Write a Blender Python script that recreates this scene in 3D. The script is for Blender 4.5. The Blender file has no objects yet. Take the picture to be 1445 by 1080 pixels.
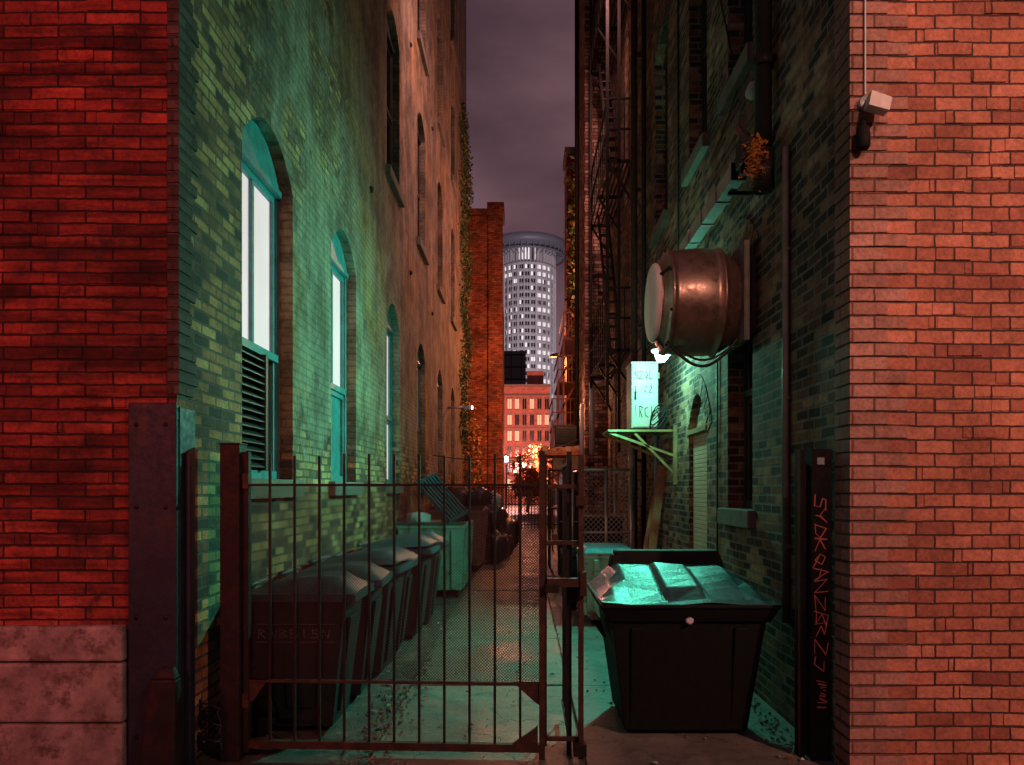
import bpy, bmesh, math, random
from mathutils import Vector, Matrix
random.seed(7)
scene = bpy.context.scene
R = random.random
def U(a,b): return a+(b-a)*random.random()

# ---------------------------------------------------------------- materials
class NT:
    def __init__(s, name):
        s.mat = bpy.data.materials.new(name); s.mat.use_nodes=True
        s.t = s.mat.node_tree; s.t.nodes.clear()
        s.out = s.t.nodes.new('ShaderNodeOutputMaterial')
    def n(s, typ, **kw):
        nd = s.t.nodes.new(typ)
        ins = kw.pop('ins', {})
        for k,v in kw.items(): setattr(nd,k,v)
        for k,v in ins.items(): s.set(nd.inputs[k], v)
        return nd
    def set(s, sock, v):
        if isinstance(v, bpy.types.NodeSocket): s.t.links.new(v, sock)
        elif isinstance(v, bpy.types.Node): s.t.links.new(v.outputs[0], sock)
        else:
            if sock.type=='RGBA' and len(v)==3: v=(*v,1)
            sock.default_value = v
    def math(s, op, a, b=0.0, clamp=False):
        nd = s.n('ShaderNodeMath', operation=op, use_clamp=clamp)
        s.set(nd.inputs[0], a); s.set(nd.inputs[1], b); return nd.outputs[0]
    def mix(s, f, a, b, blend='MIX'):
        nd = s.n('ShaderNodeMix', data_type='RGBA', blend_type=blend)
        s.set(nd.inputs[0], f); s.set(nd.inputs[6], a); s.set(nd.inputs[7], b)
        return nd.outputs[2]
    def noise(s, vec, scale, detail=5, rough=0.6):
        nd = s.n('ShaderNodeTexNoise', ins={'Scale':scale,'Detail':detail,'Roughness':rough})
        s.set(nd.inputs['Vector'], vec); return nd.outputs['Fac']
    def ramp(s, f, stops, interp='LINEAR'):
        nd = s.n('ShaderNodeValToRGB'); cr = nd.color_ramp; cr.interpolation=interp
        while len(cr.elements)>1: cr.elements.remove(cr.elements[0])
        cr.elements[0].position=stops[0][0]; cr.elements[0].color=(*stops[0][1],1)
        for p,c in stops[1:]:
            e=cr.elements.new(p); e.color=(*c,1)
        s.set(nd.inputs[0], f); return nd.outputs[0]
    def maprange(s, v, a,b,c=0.0,d=1.0):
        nd = s.n('ShaderNodeMapRange'); 
        for i,x in enumerate((v,a,b,c,d)): s.set(nd.inputs[i], x)
        return nd.outputs[0]
    def obj(s): return s.n('ShaderNodeTexCoord').outputs['Object']
    def finish(s, color, rough=0.8, metal=0.0, height=None, bump=0.5, dist=0.01, spec=0.4, em=None, emstr=0):
        b = s.n('ShaderNodeBsdfPrincipled')
        s.set(b.inputs['Base Color'], color); s.set(b.inputs['Roughness'], rough)
        s.set(b.inputs['Metallic'], metal); b.inputs['Specular IOR Level'].default_value=spec
        if height is not None:
            bp = s.n('ShaderNodeBump', ins={'Strength':bump,'Distance':dist}); s.set(bp.inputs['Height'], height)
            s.t.links.new(bp.outputs[0], b.inputs['Normal'])
        if em is not None:
            s.set(b.inputs['Emission Color'], em); s.set(b.inputs['Emission Strength'], emstr)
        s.t.links.new(b.outputs[0], s.out.inputs[0]); return s.mat

def brick_coords(m):
    co = m.obj(); sep = m.n('ShaderNodeSeparateXYZ'); m.set(sep.inputs[0], co)
    ge = m.n('ShaderNodeNewGeometry'); sn = m.n('ShaderNodeSeparateXYZ'); m.set(sn.inputs[0], ge.outputs['True Normal'])
    ax = m.math('GREATER_THAN', m.math('ABSOLUTE', sn.outputs[0]), 0.6)
    mx = m.n('ShaderNodeMix', data_type='FLOAT'); m.set(mx.inputs[0], ax); m.set(mx.inputs[2], sep.outputs[0]); m.set(mx.inputs[3], sep.outputs[1])
    cb = m.n('ShaderNodeCombineXYZ')
    wob = m.math('MULTIPLY', m.math('SUBTRACT', m.noise(co, 1.3, 3), 0.5), 0.03)
    m.set(cb.inputs[0], mx.outputs[0]); m.set(cb.inputs[1], m.math('ADD', sep.outputs[2], wob))
    return co, sep, cb.outputs[0]

def brick_mat(name, stops, mortar, bw=0.2, rh=0.075, ms=0.008, dirt=(0.5,1.25), plaster=None, bump=0.9, rough=0.85, soot=0.5, drift=None, rowdark=0):
    m = NT(name); co, sep, bc = brick_coords(m)
    fine = m.n('ShaderNodeTexNoise', ins={'Scale':30.0,'Detail':3.0}); m.set(fine.inputs['Vector'], co)
    va = m.n('ShaderNodeVectorMath', operation='MULTIPLY_ADD'); m.set(va.inputs[0], fine.outputs['Color']); va.inputs[1].default_value=(.010,.010,0); m.set(va.inputs[2], bc)
    br = m.n('ShaderNodeTexBrick', offset=0.5, ins={'Color1':(0,0,0,1),'Color2':(1,1,1,1),'Mortar':(0.5,0.5,0.5,1),'Scale':1.0,'Mortar Size':ms,'Mortar Smooth':0.25,'Bias':0.0,'Brick Width':bw,'Row Height':rh})
    m.set(br.inputs['Vector'], va.outputs[0])
    n1 = m.noise(co, 1.1, 6, .65); n2 = m.noise(co, 45, 4, .7); n3 = m.noise(co, 7, 5,.7)
    tint = br.outputs['Color']
    if drift: tint = m.math('ADD', tint, m.math('MULTIPLY', m.math('SUBTRACT', n1, .5), drift), True)
    col = m.ramp(tint, stops)
    col = m.mix(1.0, col, m.ramp(n2, [(.25,(.6,.6,.6)),(.75,(1.3,1.3,1.3))]), 'MULTIPLY')
    morc = m.mix(n3, mortar, tuple(c*.45 for c in mortar))
    col = m.mix(br.outputs['Fac'], col, morc)
    lo,hi = dirt
    col = m.mix(1.0, col, m.ramp(n1, [(.3,(lo,lo,lo)),(.68,(hi,hi,hi))]), 'MULTIPLY')
    col = m.mix(m.math('MULTIPLY', m.maprange(n3,.52,.7), soot), col, (0.02,0.018,0.017))
    if rowdark:
        mp = m.n('ShaderNodeMapping', ins={'Scale':(.7,.7,7.0)}); m.set(mp.inputs[0], co)
        rd_ = m.noise(mp.outputs[0], 1.6, 5, .7)
        col = m.mix(1.0, col, m.ramp(rd_, [(.38,(1-rowdark,)*3),(.58,(1.1,1.1,1.1))]), 'MULTIPLY')
    h = m.math('SUBTRACT', 1.0, br.outputs['Fac'])
    h = m.math('ADD', h, m.math('MULTIPLY', n2, .5))
    h = m.math('ADD', h, m.math('MULTIPLY', br.outputs['Color'], .45))
    if plaster:
        y0,z0,base = plaster
        a = m.math('SUBTRACT', sep.outputs[1], y0); b = m.math('MULTIPLY', m.math('SUBTRACT', sep.outputs[2], z0), 0.9)
        mn = m.math('MINIMUM', a, b)
        nn = m.math('MULTIPLY', m.math('SUBTRACT', m.noise(co, 1.6, 8, .72), .5), 3.0)
        mk = m.maprange(m.math('ADD', mn, nn), -0.12, 0.12)
        fl = m.maprange(m.noise(co, 3.6, 8, .7), .515, .53)
        fz = m.maprange(sep.outputs[2], 3.6, 4.6); fy = m.maprange(sep.outputs[1], 9.0, 7.2)
        fm = m.maprange(m.noise(co,1.1,4,.6),.46,.52)
        fl = m.math('MULTIPLY', m.math('MULTIPLY',fl,fm), m.math('MULTIPLY', fz, fy))
        mk = m.math('MULTIPLY', mk, m.math('SUBTRACT', 1.0, fl), True)
        pc = m.mix(m.noise(co, .9, 7, .7), tuple(c*.5 for c in base), tuple(c*1.4 for c in base))
        pc = m.mix(m.maprange(m.noise(co,.6,6,.65),.48,.62), pc, (base[0]*1.25,base[1]*.95,base[2]*.6))
        pc = m.mix(m.math('MULTIPLY', br.outputs['Fac'], .4), pc, tuple(c*.3 for c in base))
        mp = m.n('ShaderNodeMapping', ins={'Scale':(1,3.0,.25)}); m.set(mp.inputs[0], co)
        st = m.noise(mp.outputs[0], 1.4, 6,.7)
        pc = m.mix(1.0, pc, m.ramp(st, [(.3,(.5,.5,.5)),(.6,(1.1,1.1,1.1))]), 'MULTIPLY')
        pc = m.mix(1.0, pc, m.ramp(m.noise(co,1.9,9,.75), [(.40,(.42,.42,.42)),(.56,(1.12,1.12,1.12))]), 'MULTIPLY')
        pc = m.mix(m.math('MULTIPLY', m.maprange(m.noise(co,14,5,.7),.54,.68), .65), pc, tuple(c*.28 for c in base))
        col = m.mix(mk, col, pc)
        hp = m.math('ADD', m.math('MULTIPLY', m.math('SUBTRACT',1.0,br.outputs['Fac']), .45), m.math('ADD', m.math('MULTIPLY', n3,1.4), 1.0))
        hp = m.math('ADD', hp, m.math('MULTIPLY', n2, .4))
        mm = m.n('ShaderNodeMix', data_type='FLOAT'); m.set(mm.inputs[0], mk); m.set(mm.inputs[2], h); m.set(mm.inputs[3], hp); h = mm.outputs[0]
    return m.finish(col, rough, height=h, bump=bump, dist=.010, spec=.35)

def simple(name, c, rough=.6, metal=0, var=.35, scale=8, bump=.15, rust=None, spec=.4):
    m = NT(name); co = m.obj(); n = m.noise(co, scale, 6,.7); n2 = m.noise(co, scale*6, 4,.7)
    col = m.mix(m.maprange(n,.3,.7), tuple(x*(1-var) for x in c), tuple(min(1,x*(1+var)) for x in c))
    if rust: col = m.mix(m.maprange(m.noise(co,scale*1.7,8,.75),.5,.62), col, rust)
    r = m.maprange(n2,.3,.7, max(0,rough-.15), min(1,rough+.15))
    return m.finish(col, r, metal, height=m.math('ADD',n,m.math('MULTIPLY',n2,.4)), bump=bump, dist=.01, spec=spec)

def emis(name, c, s, var=0.0):
    m = NT(name); co=m.obj()
    col = m.mix(m.noise(co,1.5,3), c, tuple(x*(1-var) for x in c))
    return m.finish((.3,.3,.3), .4, em=col, emstr=s)

MAT = {}
MAT['left_side'] = brick_mat('weathered_painted_brick', [(0,(.035,.03,.028)),(.22,(.10,.06,.04)),(.45,(.30,.15,.07)),(.75,(.46,.25,.10)),(1,(.52,.33,.15))], (.13,.12,.10), rh=.068, bw=.2, ms=.009, plaster=(5.35,2.0,(.27,.23,.175)), soot=.55, drift=1.2)
MAT['right_side'] = brick_mat('dark_mixed_brick', [(0,(.03,.026,.026)),(.35,(.08,.05,.042)),(.6,(.20,.10,.06)),(.85,(.34,.17,.09)),(1,(.42,.27,.16))], (.32,.27,.22), rh=.068, ms=.010, soot=.55, dirt=(.4,1.25), drift=1.3)
MAT['left_front'] = brick_mat('red_roman_brick', [(0,(.15,.032,.026)),(.3,(.24,.05,.036)),(.6,(.32,.065,.045)),(1,(.40,.09,.06))], (.045,.026,.025), bw=.30, rh=.068, ms=.006, soot=.8, dirt=(.35,1.2), drift=1.0, rowdark=.65)
MAT['right_front'] = brick_mat('orange_red_brick', [(0,(.30,.11,.075)),(.4,(.42,.16,.10)),(1,(.56,.24,.155))], (.08,.045,.038), bw=.205, rh=.075, ms=.006, soot=.35, dirt=(.55,1.2), drift=.8)
MAT['quoin'] = brick_mat('pale_painted_brick', [(0,(.32,.165,.125)),(1,(.42,.23,.18))], (.17,.095,.078), bw=.24, rh=.075, ms=.006, soot=.35, dirt=(.55,1.2))
MAT['dark_return'] = brick_mat('sooty_brick', [(0,(.05,.038,.035)),(1,(.11,.085,.075))], (.06,.055,.05), bw=.16, rh=.068, soot=.4)
MAT['red_far'] = brick_mat('red_brick', [(0,(.18,.05,.03)),(.5,(.38,.10,.05)),(1,(.50,.16,.08))], (.14,.09,.07), dirt=(.3,1.3), soot=.7)
MAT['pink_far'] = brick_mat('pink_red_brick', [(0,(.36,.12,.09)),(1,(.52,.22,.17))], (.3,.16,.13), dirt=(.7,1.2), soot=.2)
MAT['tan_far'] = brick_mat('brown_brick', [(0,(.10,.05,.04)),(.4,(.30,.14,.10)),(1,(.58,.38,.29))], (.09,.07,.06), dirt=(.5,1.3), soot=.5)
MAT['steel'] = simple('black_painted_steel', (.014,.013,.014), .65, .1, rust=(.030,.018,.014), scale=6, spec=.25)
MAT['mesh'] = simple('dark_expanded_metal', (.020,.017,.016), .6, 0)
MAT['iron'] = simple('black_iron', (.016,.014,.014), .6, .1, scale=6, spec=.25)
MAT['rust'] = simple('rusty_steel', (.042,.023,.018), .7, .1, rust=(.085,.036,.024), spec=.25)
MAT['orange_tint'] = simple('orange_tinted_rusty_iron', (.30,.10,.05), .6, .1, rust=(.16,.06,.03))  # rusty iron; orange lamp light on the stairs is put into the colour
MAT['guard'] = simple('corner_guard_steel', (.014,.024,.042), .6, .2, rust=(.028,.028,.032), scale=4, bump=.4)
MAT['stone'] = simple('rough_stone', (.27,.25,.24), .9, 0, var=.5, scale=5, bump=.9, rust=(.12,.10,.09))
MAT['sill'] = simple('sill_stone', (.15,.14,.12), .9, 0, scale=9, bump=.5)
MAT['teal'] = simple('teal_lit_painted_wood', (.06,.20,.22), .5, 0, scale=7)  # painted wood; teal cast of the green lamp is put into the colour
MAT['darkwood'] = simple('dark_window_wood', (.022,.03,.03), .5, 0)
MAT['glass'] = simple('dark_glass', (.012,.014,.018), .08, 0, bump=.0, spec=.8)
MAT['glow'] = emis('lit_window_shade', (1,.80,.84), .80, .3)
MAT['plastic_dk'] = simple('dark_plastic', (.012,.018,.023), .55, 0, scale=14, bump=.2, spec=.3)
MAT['plastic_bk'] = simple('black_plastic', (.005,.007,.0075), .75, 0, scale=14, bump=.25, spec=.2)
MAT['plastic_br'] = simple('slate_grey_plastic', (.020,.025,.028), .55, 0, scale=10, bump=.2, spec=.3)
MAT['lid'] = simple('plastic_lid', (.022,.075,.095), .42, 0, scale=10, bump=.4, var=.6)
MAT['green_metal'] = simple('green_painted_metal', (.15,.38,.30), .5, .1, rust=(.07,.07,.045), scale=5)
MAT['red_metal'] = simple('red_brown_metal', (.22,.10,.08), .6, .1, rust=(.08,.04,.02))
MAT['fan'] = simple('bronze_spun_aluminium', (.36,.235,.185), .38, .75, var=.18, scale=3, bump=.12, rust=(.24,.15,.115))
MAT['fan_cap'] = simple('pale_fan_cap', (.80,.72,.68), .6, 0, var=.12, scale=3, bump=.1)
MAT['white'] = simple('white_metal', (.5,.5,.48), .5, 0, var=.12)
MAT['galv'] = simple('galvanised_metal', (.28,.30,.30), .4, .5, scale=5)
MAT['greypipe'] = simple('painted_grey_pipe', (.13,.12,.11), .6, 0, scale=5)
MAT['yellow'] = simple('yellowed_timber', (.30,.23,.10), .7, 0, scale=6, var=.5)
MAT['wood'] = simple('old_timber', (.24,.15,.08), .8, 0, scale=6, bump=.5)
MAT['cable'] = simple('black_cable', (.012,.012,.012), .5)
MAT['bag'] = simple('black_bag', (.015,.015,.018), .25, 0, scale=9, bump=1.0)
MAT['cloth'] = simple('pale_litter', (.5,.52,.55), .7, 0)
MAT['card'] = simple('cardboard', (.30,.20,.11), .8, 0)
MAT['pink'] = simple('pink_spray_paint', (.98,.20,.17), .6, 0, var=.3, scale=20)
MAT['black_ink'] = simple('marker_ink', (.01,.015,.015), .8)
MAT['asphalt_roof'] = simple('roofing', (.05,.05,.05), .9)
MAT['orange_leaf'] = simple('orange_dry_and_lit_leaves', (.5,.17,.03), .8, 0, scale=15)
MAT['ivy'] = simple('ivy_leaf', (.05,.09,.022), .6, 0, var=.6, scale=5)
MAT['ivy2'] = simple('autumn_leaf', (.20,.11,.03), .7, 0, var=.6, scale=5)
MAT['tower'] = simple('pale_granite', (.45,.40,.43), .7, 0, var=.1, scale=.1, bump=0)
MAT['tower_dk'] = simple('tower_crown_steel', (.17,.16,.20), .5, .1, var=.1, scale=.1, bump=0)
MAT['winlit'] = emis('lit_office', (1,.93,.95), 1.0, .4)
MAT['winwarm'] = emis('lit_room', (1,.6,.3), .7, .4)
MAT['lampgreen'] = emis('mercury_lamp_glass', (.55,1,.92), 16)
MAT['lampblue'] = emis('cool_lamp_glass', (.6,.8,1), 60)
MAT['lampwarm'] = emis('sodium_lamp_glass', (1,.5,.2), 12)
MAT['neonred'] = emis('red_neon_tube', (1,.08,.04), 12)
MAT['lampwhite'] = emis('wall_lamp_glass', (1,.95,.85), 6)

def concrete():
    m = NT('alley_concrete'); co=m.obj()
    n=m.noise(co,1.2,8,.7); n2=m.noise(co,60,4,.7); n3=m.noise(co,9,6,.7)
    c=m.mix(m.maprange(n,.3,.7),(.05,.05,.045),(.20,.195,.175))
    c=m.mix(m.math('MULTIPLY',m.maprange(n3,.5,.7),.6),c,(.04,.038,.034))
    v=m.n('ShaderNodeTexVoronoi',feature='DISTANCE_TO_EDGE',ins={'Scale':.9}); 
    va=m.n('ShaderNodeVectorMath',operation='ADD'); m.set(va.inputs[0],co)
    nn=m.n('ShaderNodeTexNoise',ins={'Scale':3.0,'Detail':6.0}); m.set(nn.inputs['Vector'],co); m.set(va.inputs[1],nn.outputs['Color']); m.set(v.inputs['Vector'],va.outputs[0])
    cr=m.maprange(v.outputs['Distance'],.0,.010,1.0,0.0)
    c=m.mix(m.math('MULTIPLY',cr,.7),c,(.02,.02,.018))
    c=m.mix(1.0,c,m.ramp(n2,[(.3,(.75,.75,.75)),(.7,(1.2,1.2,1.2))]),'MULTIPLY')
    h=m.math('SUBTRACT',m.math('ADD',n3,m.math('MULTIPLY',n2,.5)),cr)
    return m.finish(c,m.maprange(n,.3,.7,.35,.8),height=h,bump=.5,dist=.012)
MAT['concrete']=concrete()
def asphalt():
    m = NT('worn_asphalt'); co=m.obj()
    n=m.noise(co,1.5,8,.7); n2=m.noise(co,80,4,.8); n3=m.noise(co,5,7,.75)
    c=m.mix(m.maprange(n2,.35,.7),(.025,.025,.024),(.10,.095,.09))
    c=m.mix(m.maprange(n3,.53,.6),c,(.15,.14,.12))
    h=m.math('ADD',n3,m.math('MULTIPLY',n2,.8))
    return m.finish(c,m.maprange(n,.35,.65,.25,.85),height=h,bump=.9,dist=.02)
MAT['asphalt']=asphalt()
def planks():
    m = NT('pale_board_planks'); co=m.obj(); sep=m.n('ShaderNodeSeparateXYZ'); m.set(sep.inputs[0],co)
    w=m.math('FRACT',m.math('MULTIPLY',sep.outputs[2],22)); l=m.maprange(m.math('ABSOLUTE',m.math('SUBTRACT',w,.5)),.36,.5)
    mp=m.n('ShaderNodeMapping',ins={'Scale':(1,2,14)}); m.set(mp.inputs[0],co)
    n=m.noise(mp.outputs[0],2,6,.7)
    c=m.mix(n,(.34,.22,.15),(.66,.47,.34)); c=m.mix(m.math('MULTIPLY',l,.6),c,(.1,.07,.05))
    return m.finish(c,.7,height=m.math('SUBTRACT',n,l),bump=.6,dist=.006)
MAT['planks']=planks()

# ---------------------------------------------------------------- mesh builder
class MB:
    def __init__(s): s.v=[]; s.f=[]; s.m=[]; s.mats=[]; s.sm=[]
    def mi(s,k):
        if k not in s.mats: s.mats.append(k)
        return s.mats.index(k)
    def face(s,pts,mat,smooth=False):
        i=len(s.v); s.v+= [tuple(p) for p in pts]; s.f.append(tuple(range(i,i+len(pts)))); s.m.append(s.mi(mat)); s.sm.append(smooth)
    def hexa(s,b,t,mat):
        i=len(s.v); s.v+=[tuple(p) for p in b]+[tuple(p) for p in t]
        for q in ((3,2,1,0),(4,5,6,7),(0,1,5,4),(1,2,6,5),(2,3,7,6),(3,0,4,7)):
            s.f.append(tuple(i+k for k in q)); s.m.append(s.mi(mat)); s.sm.append(False)
    def box(s,x0,x1,y0,y1,z0,z1,mat):
        s.hexa([(x0,y0,z0),(x1,y0,z0),(x1,y1,z0),(x0,y1,z0)],[(x0,y0,z1),(x1,y0,z1),(x1,y1,z1),(x0,y1,z1)],mat)
    def taper(s,b,t,mat):
        x0,x1,y0,y1,z=b; X0,X1,Y0,Y1,Z=t
        s.hexa([(x0,y0,z),(x1,y0,z),(x1,y1,z),(x0,y1,z)],[(X0,Y0,Z),(X1,Y0,Z),(X1,Y1,Z),(X0,Y1,Z)],mat)
    def tube(s,pts,r,mat,seg=8,caps=True):
        pts=[Vector(p) for p in pts]; rings=[]
        rr = r if isinstance(r,(list,tuple)) else [r]*len(pts)
        ref=None
        for k,p in enumerate(pts):
            d=(pts[min(k+1,len(pts)-1)]-pts[max(k-1,0)]).normalized()
            if ref is None: ref = Vector((0,0,1)) if abs(d.z)<.9 else Vector((1,0,0))
            a=d.cross(ref).normalized(); b=d.cross(a).normalized()
            i=len(s.v)
            for j in range(seg):
                an=2*math.pi*j/seg; s.v.append(tuple(p+(a*math.cos(an)+b*math.sin(an))*rr[k]))
            rings.append(i)
        for k in range(len(rings)-1):
            for j in range(seg):
                s.f.append((rings[k]+j,rings[k]+(j+1)%seg,rings[k+1]+(j+1)%seg,rings[k+1]+j)); s.m.append(s.mi(mat)); s.sm.append(seg>5)
        if caps:
            s.f.append(tuple(rings[0]+j for j in range(seg))[::-1]); s.m.append(s.mi(mat)); s.sm.append(False)
            s.f.append(tuple(rings[-1]+j for j in range(seg))); s.m.append(s.mi(mat)); s.sm.append(False)
    def bar(s,p,q,w,mat,d=None):
        p=Vector(p);q=Vector(q); dr=(q-p).normalized(); ref=Vector((0,0,1)) if abs(dr.z)<.9 else Vector((0,1,0))
        a=dr.cross(ref).normalized()*w/2; b=dr.cross(a).normalized()*(d or w)/2
        s.hexa([p-a-b,p+a-b,p+a+b,p-a+b],[q-a-b,q+a-b,q+a+b,q-a+b],mat)
    def lathe(s,origin,axis,prof,mat,seg=40):
        o=Vector(origin);d=Vector(axis).normalized(); ref=Vector((0,0,1)) if abs(d.z)<.9 else Vector((1,0,0))
        a=d.cross(ref).normalized(); b=d.cross(a).normalized(); base=[]
        for pr in prof:
            base.append(len(s.v))
            for j in range(seg):
                an=2*math.pi*j/seg; s.v.append(tuple(o+d*pr[0]+(a*math.cos(an)+b*math.sin(an))*max(pr[1],1e-4)))
        for k in range(len(prof)-1):
            mm=prof[k][2] if len(prof[k])>2 else mat
            for j in range(seg):
                s.f.append((base[k]+j,base[k]+(j+1)%seg,base[k+1]+(j+1)%seg,base[k+1]+j)); s.m.append(s.mi(mm)); s.sm.append(True)
    def build(s,name,parent=None,bevel=0,fixn=True):
        me=bpy.data.meshes.new(name); me.from_pydata(s.v,[],s.f)
        for k in s.mats: me.materials.append(MAT[k])
        me.polygons.foreach_set('material_index',s.m); me.polygons.foreach_set('use_smooth',s.sm); me.update()
        if fixn:
            bm=bmesh.new(); bm.from_mesh(me); bmesh.ops.recalc_face_normals(bm,faces=bm.faces); bm.to_mesh(me); bm.free()
        ob=bpy.data.objects.new(name,me); scene.collection.objects.link(ob)
        if parent: ob.parent=parent
        if bevel:
            b=ob.modifiers.new('bevel','BEVEL'); b.width=bevel; b.segments=2; b.limit_method='ANGLE'; b.angle_limit=math.radians(35)
        return ob
def empty(name, loc=(0,0,0)):
    e=bpy.data.objects.new(name,None); e.location=loc; scene.collection.objects.link(e); return e

# ---------------------------------------------------------------- wall helpers
def arcz(o,y):
    yc=(o['a']+o['b'])/2; hw=(o['b']-o['a'])/2
    return o['p']+o['r']*(1-((y-yc)/hw)**2)
NS=12
def wall_open(mb,X,s,y0,y1,z0,z1,ops,mat,depth):
    cols={}
    for o in ops: cols.setdefault((o['a'],o['b']),[]).append(o)
    ks=sorted(cols); cur=y0
    def q(ya,yb,za,zb,zc=None,zd=None):
        mb.face([(X,ya,za),(X,yb,zb),(X,yb,zd),(X,ya,zc)],mat)
    for (a,b) in ks:
        q(cur,a,z0,z0,z1,z1); lst=sorted(cols[(a,b)],key=lambda o:o['s'])
        for i in range(NS):
            ya=a+(b-a)*i/NS; yb=a+(b-a)*(i+1)/NS; za=zb=z0
            for o in lst:
                q(ya,yb,za,zb,o['s'],o['s']); za=arcz(o,ya); zb=arcz(o,yb)
                mb.face([(X,ya,za),(X,yb,zb),(X+s*depth,yb,zb),(X+s*depth,ya,za)],mat)
            q(ya,yb,za,zb,z1,z1)
        for o in lst:
            mb.face([(X,a,o['s']),(X,b,o['s']),(X+s*depth,b,o['s']),(X+s*depth,a,o['s'])],mat)
            for yy in (a,b): mb.face([(X,yy,o['s']),(X,yy,o['p']),(X+s*depth,yy,o['p']),(X+s*depth,yy,o['s'])],mat)
        cur=b
    q(cur,y1,z0,z0,z1,z1)

def window(parent,X,s,o,depth,fr,up,lo,arch_mat,sill_mat,name='window',split=.5,louver=False,mull=True,arch=True):
    mb=MB(); a,b,zs,zp=o['a'],o['b'],o['s'],o['p']; xf=X+s*(depth-.06); xb=X+s*(depth-.005); t=.065
    def bx(y0,y1,z0,z1,m,xa=None,xc=None):
        A=xa if xa is not None else xf; C=xc if xc is not None else xb
        mb.box(min(A,C),max(A,C),y0,y1,z0,z1,m)
    bx(a,a+t,zs,zp,fr); bx(b-t,b,zs,zp,fr); bx(a+t,b-t,zs,zs+.08,fr)
    zt=zp-.06
    pts=[(a+(b-a)*i/NS) for i in range(NS+1)]
    xh=X+s*(depth-.075)
    for i in range(NS):
        mb.face([(xh,pts[i],zt),(xh,pts[i+1],zt),(xh,pts[i+1],arcz(o,pts[i+1])),(xh,pts[i],arcz(o,pts[i]))],fr)
    mb.face([(xh,a,zt),(xh,b,zt),(xb,b,zt),(xb,a,zt)],fr)
    mb.box(min(xh,xh-s*.025),max(xh,xh-s*.025),a+t,b-t,zt,zt+.045,fr)
    zm=zs+(zp-zs)*split
    bx(a+t,b-t,zm-.03,zm+.03,fr,xf-s*.012)
    for (za,zb) in ((zm+.03,zt),(zs+.08,zm-.03)):
        if louver and za<zm: continue
        x2=X+s*(depth-.045); bx(a+t,a+t+.045,za,zb,fr,x2); bx(b-t-.045,b-t,za,zb,fr,x2); bx(a+t+.045,b-t-.045,zb-.05,zb,fr,x2)
        if mull and za>zm-.01:
            yc=(a+b)/2; bx(yc-.018,yc+.018,za,zb-.05,fr,x2)
    xg=X+s*(depth-.015)
    mb.face([(xg,a+t,zm),(xg,b-t,zm),(xg,b-t,zt),(xg,a+t,zt)],up)
    mb.face([(xg,a+t,zs+.05),(xg,b-t,zs+.05),(xg,b-t,zm),(xg,a+t,zm)],lo)
    if louver:
        k=15; ym=a+(b-a)*.58
        for i in range(k):
            z=zs+.1+(zm-.09-zs-.1)*i/(k-1)
            xo=X+s*(depth-.10); 
            mb.hexa([(xo,a+t,z),(xo,ym,z),(xg,ym,z+.05),(xg,a+t,z+.05)],[(xo,a+t,z+.010),(xo,ym,z+.010),(xg,ym,z+.06),(xg,a+t,z+.06)],'darkwood')
        bx(ym,ym+.05,zs+.08,zm-.03,'darkwood',X+s*(depth-.11)); bx(b-t-.045,b-t,zs+.08,zm-.03,fr,X+s*(depth-.045))
    for i in range(NS):
        mb.face([(xb,pts[i],zs),(xb,pts[i+1],zs),(xb,pts[i+1],arcz(o,pts[i+1])),(xb,pts[i],arcz(o,pts[i]))],fr)
    mb.build(name,parent)
    sb=MB(); p=.07
    sb.box(min(X-s*p,X+s*.1),max(X-s*p,X+s*.1),a-.09,b+.09,zs-.13,zs+.012,sill_mat); sb.build('sill',parent,bevel=.008)
    if arch:
        ab=MB(); yc=(a+b)/2; hw=(b-a)/2; n=19; band=.20
        for i in range(n):
            u0=-1.06+2.12*i/n+.006; u1=-1.06+2.12*(i+1)/n-.006
            def P(u,off):
                y=yc+hw*u; z=o['p']+o['r']*(1-u*u)+.004
                nx=Vector((2*o['r']*u/hw,1)).normalized()
                return (y+nx[0]*off,z+nx[1]*off)
            pr=.010+U(-.002,.003)
            q=[P(u0,0.0),P(u1,0.0),P(u1,band),P(u0,band)]
            A=[(X-s*pr,y,z) for y,z in q]; B=[(X+s*.02,y,z) for y,z in q]
            ab.hexa(A,B,arch_mat)
        ab.build('brick_arch',parent,bevel=.003)

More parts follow.
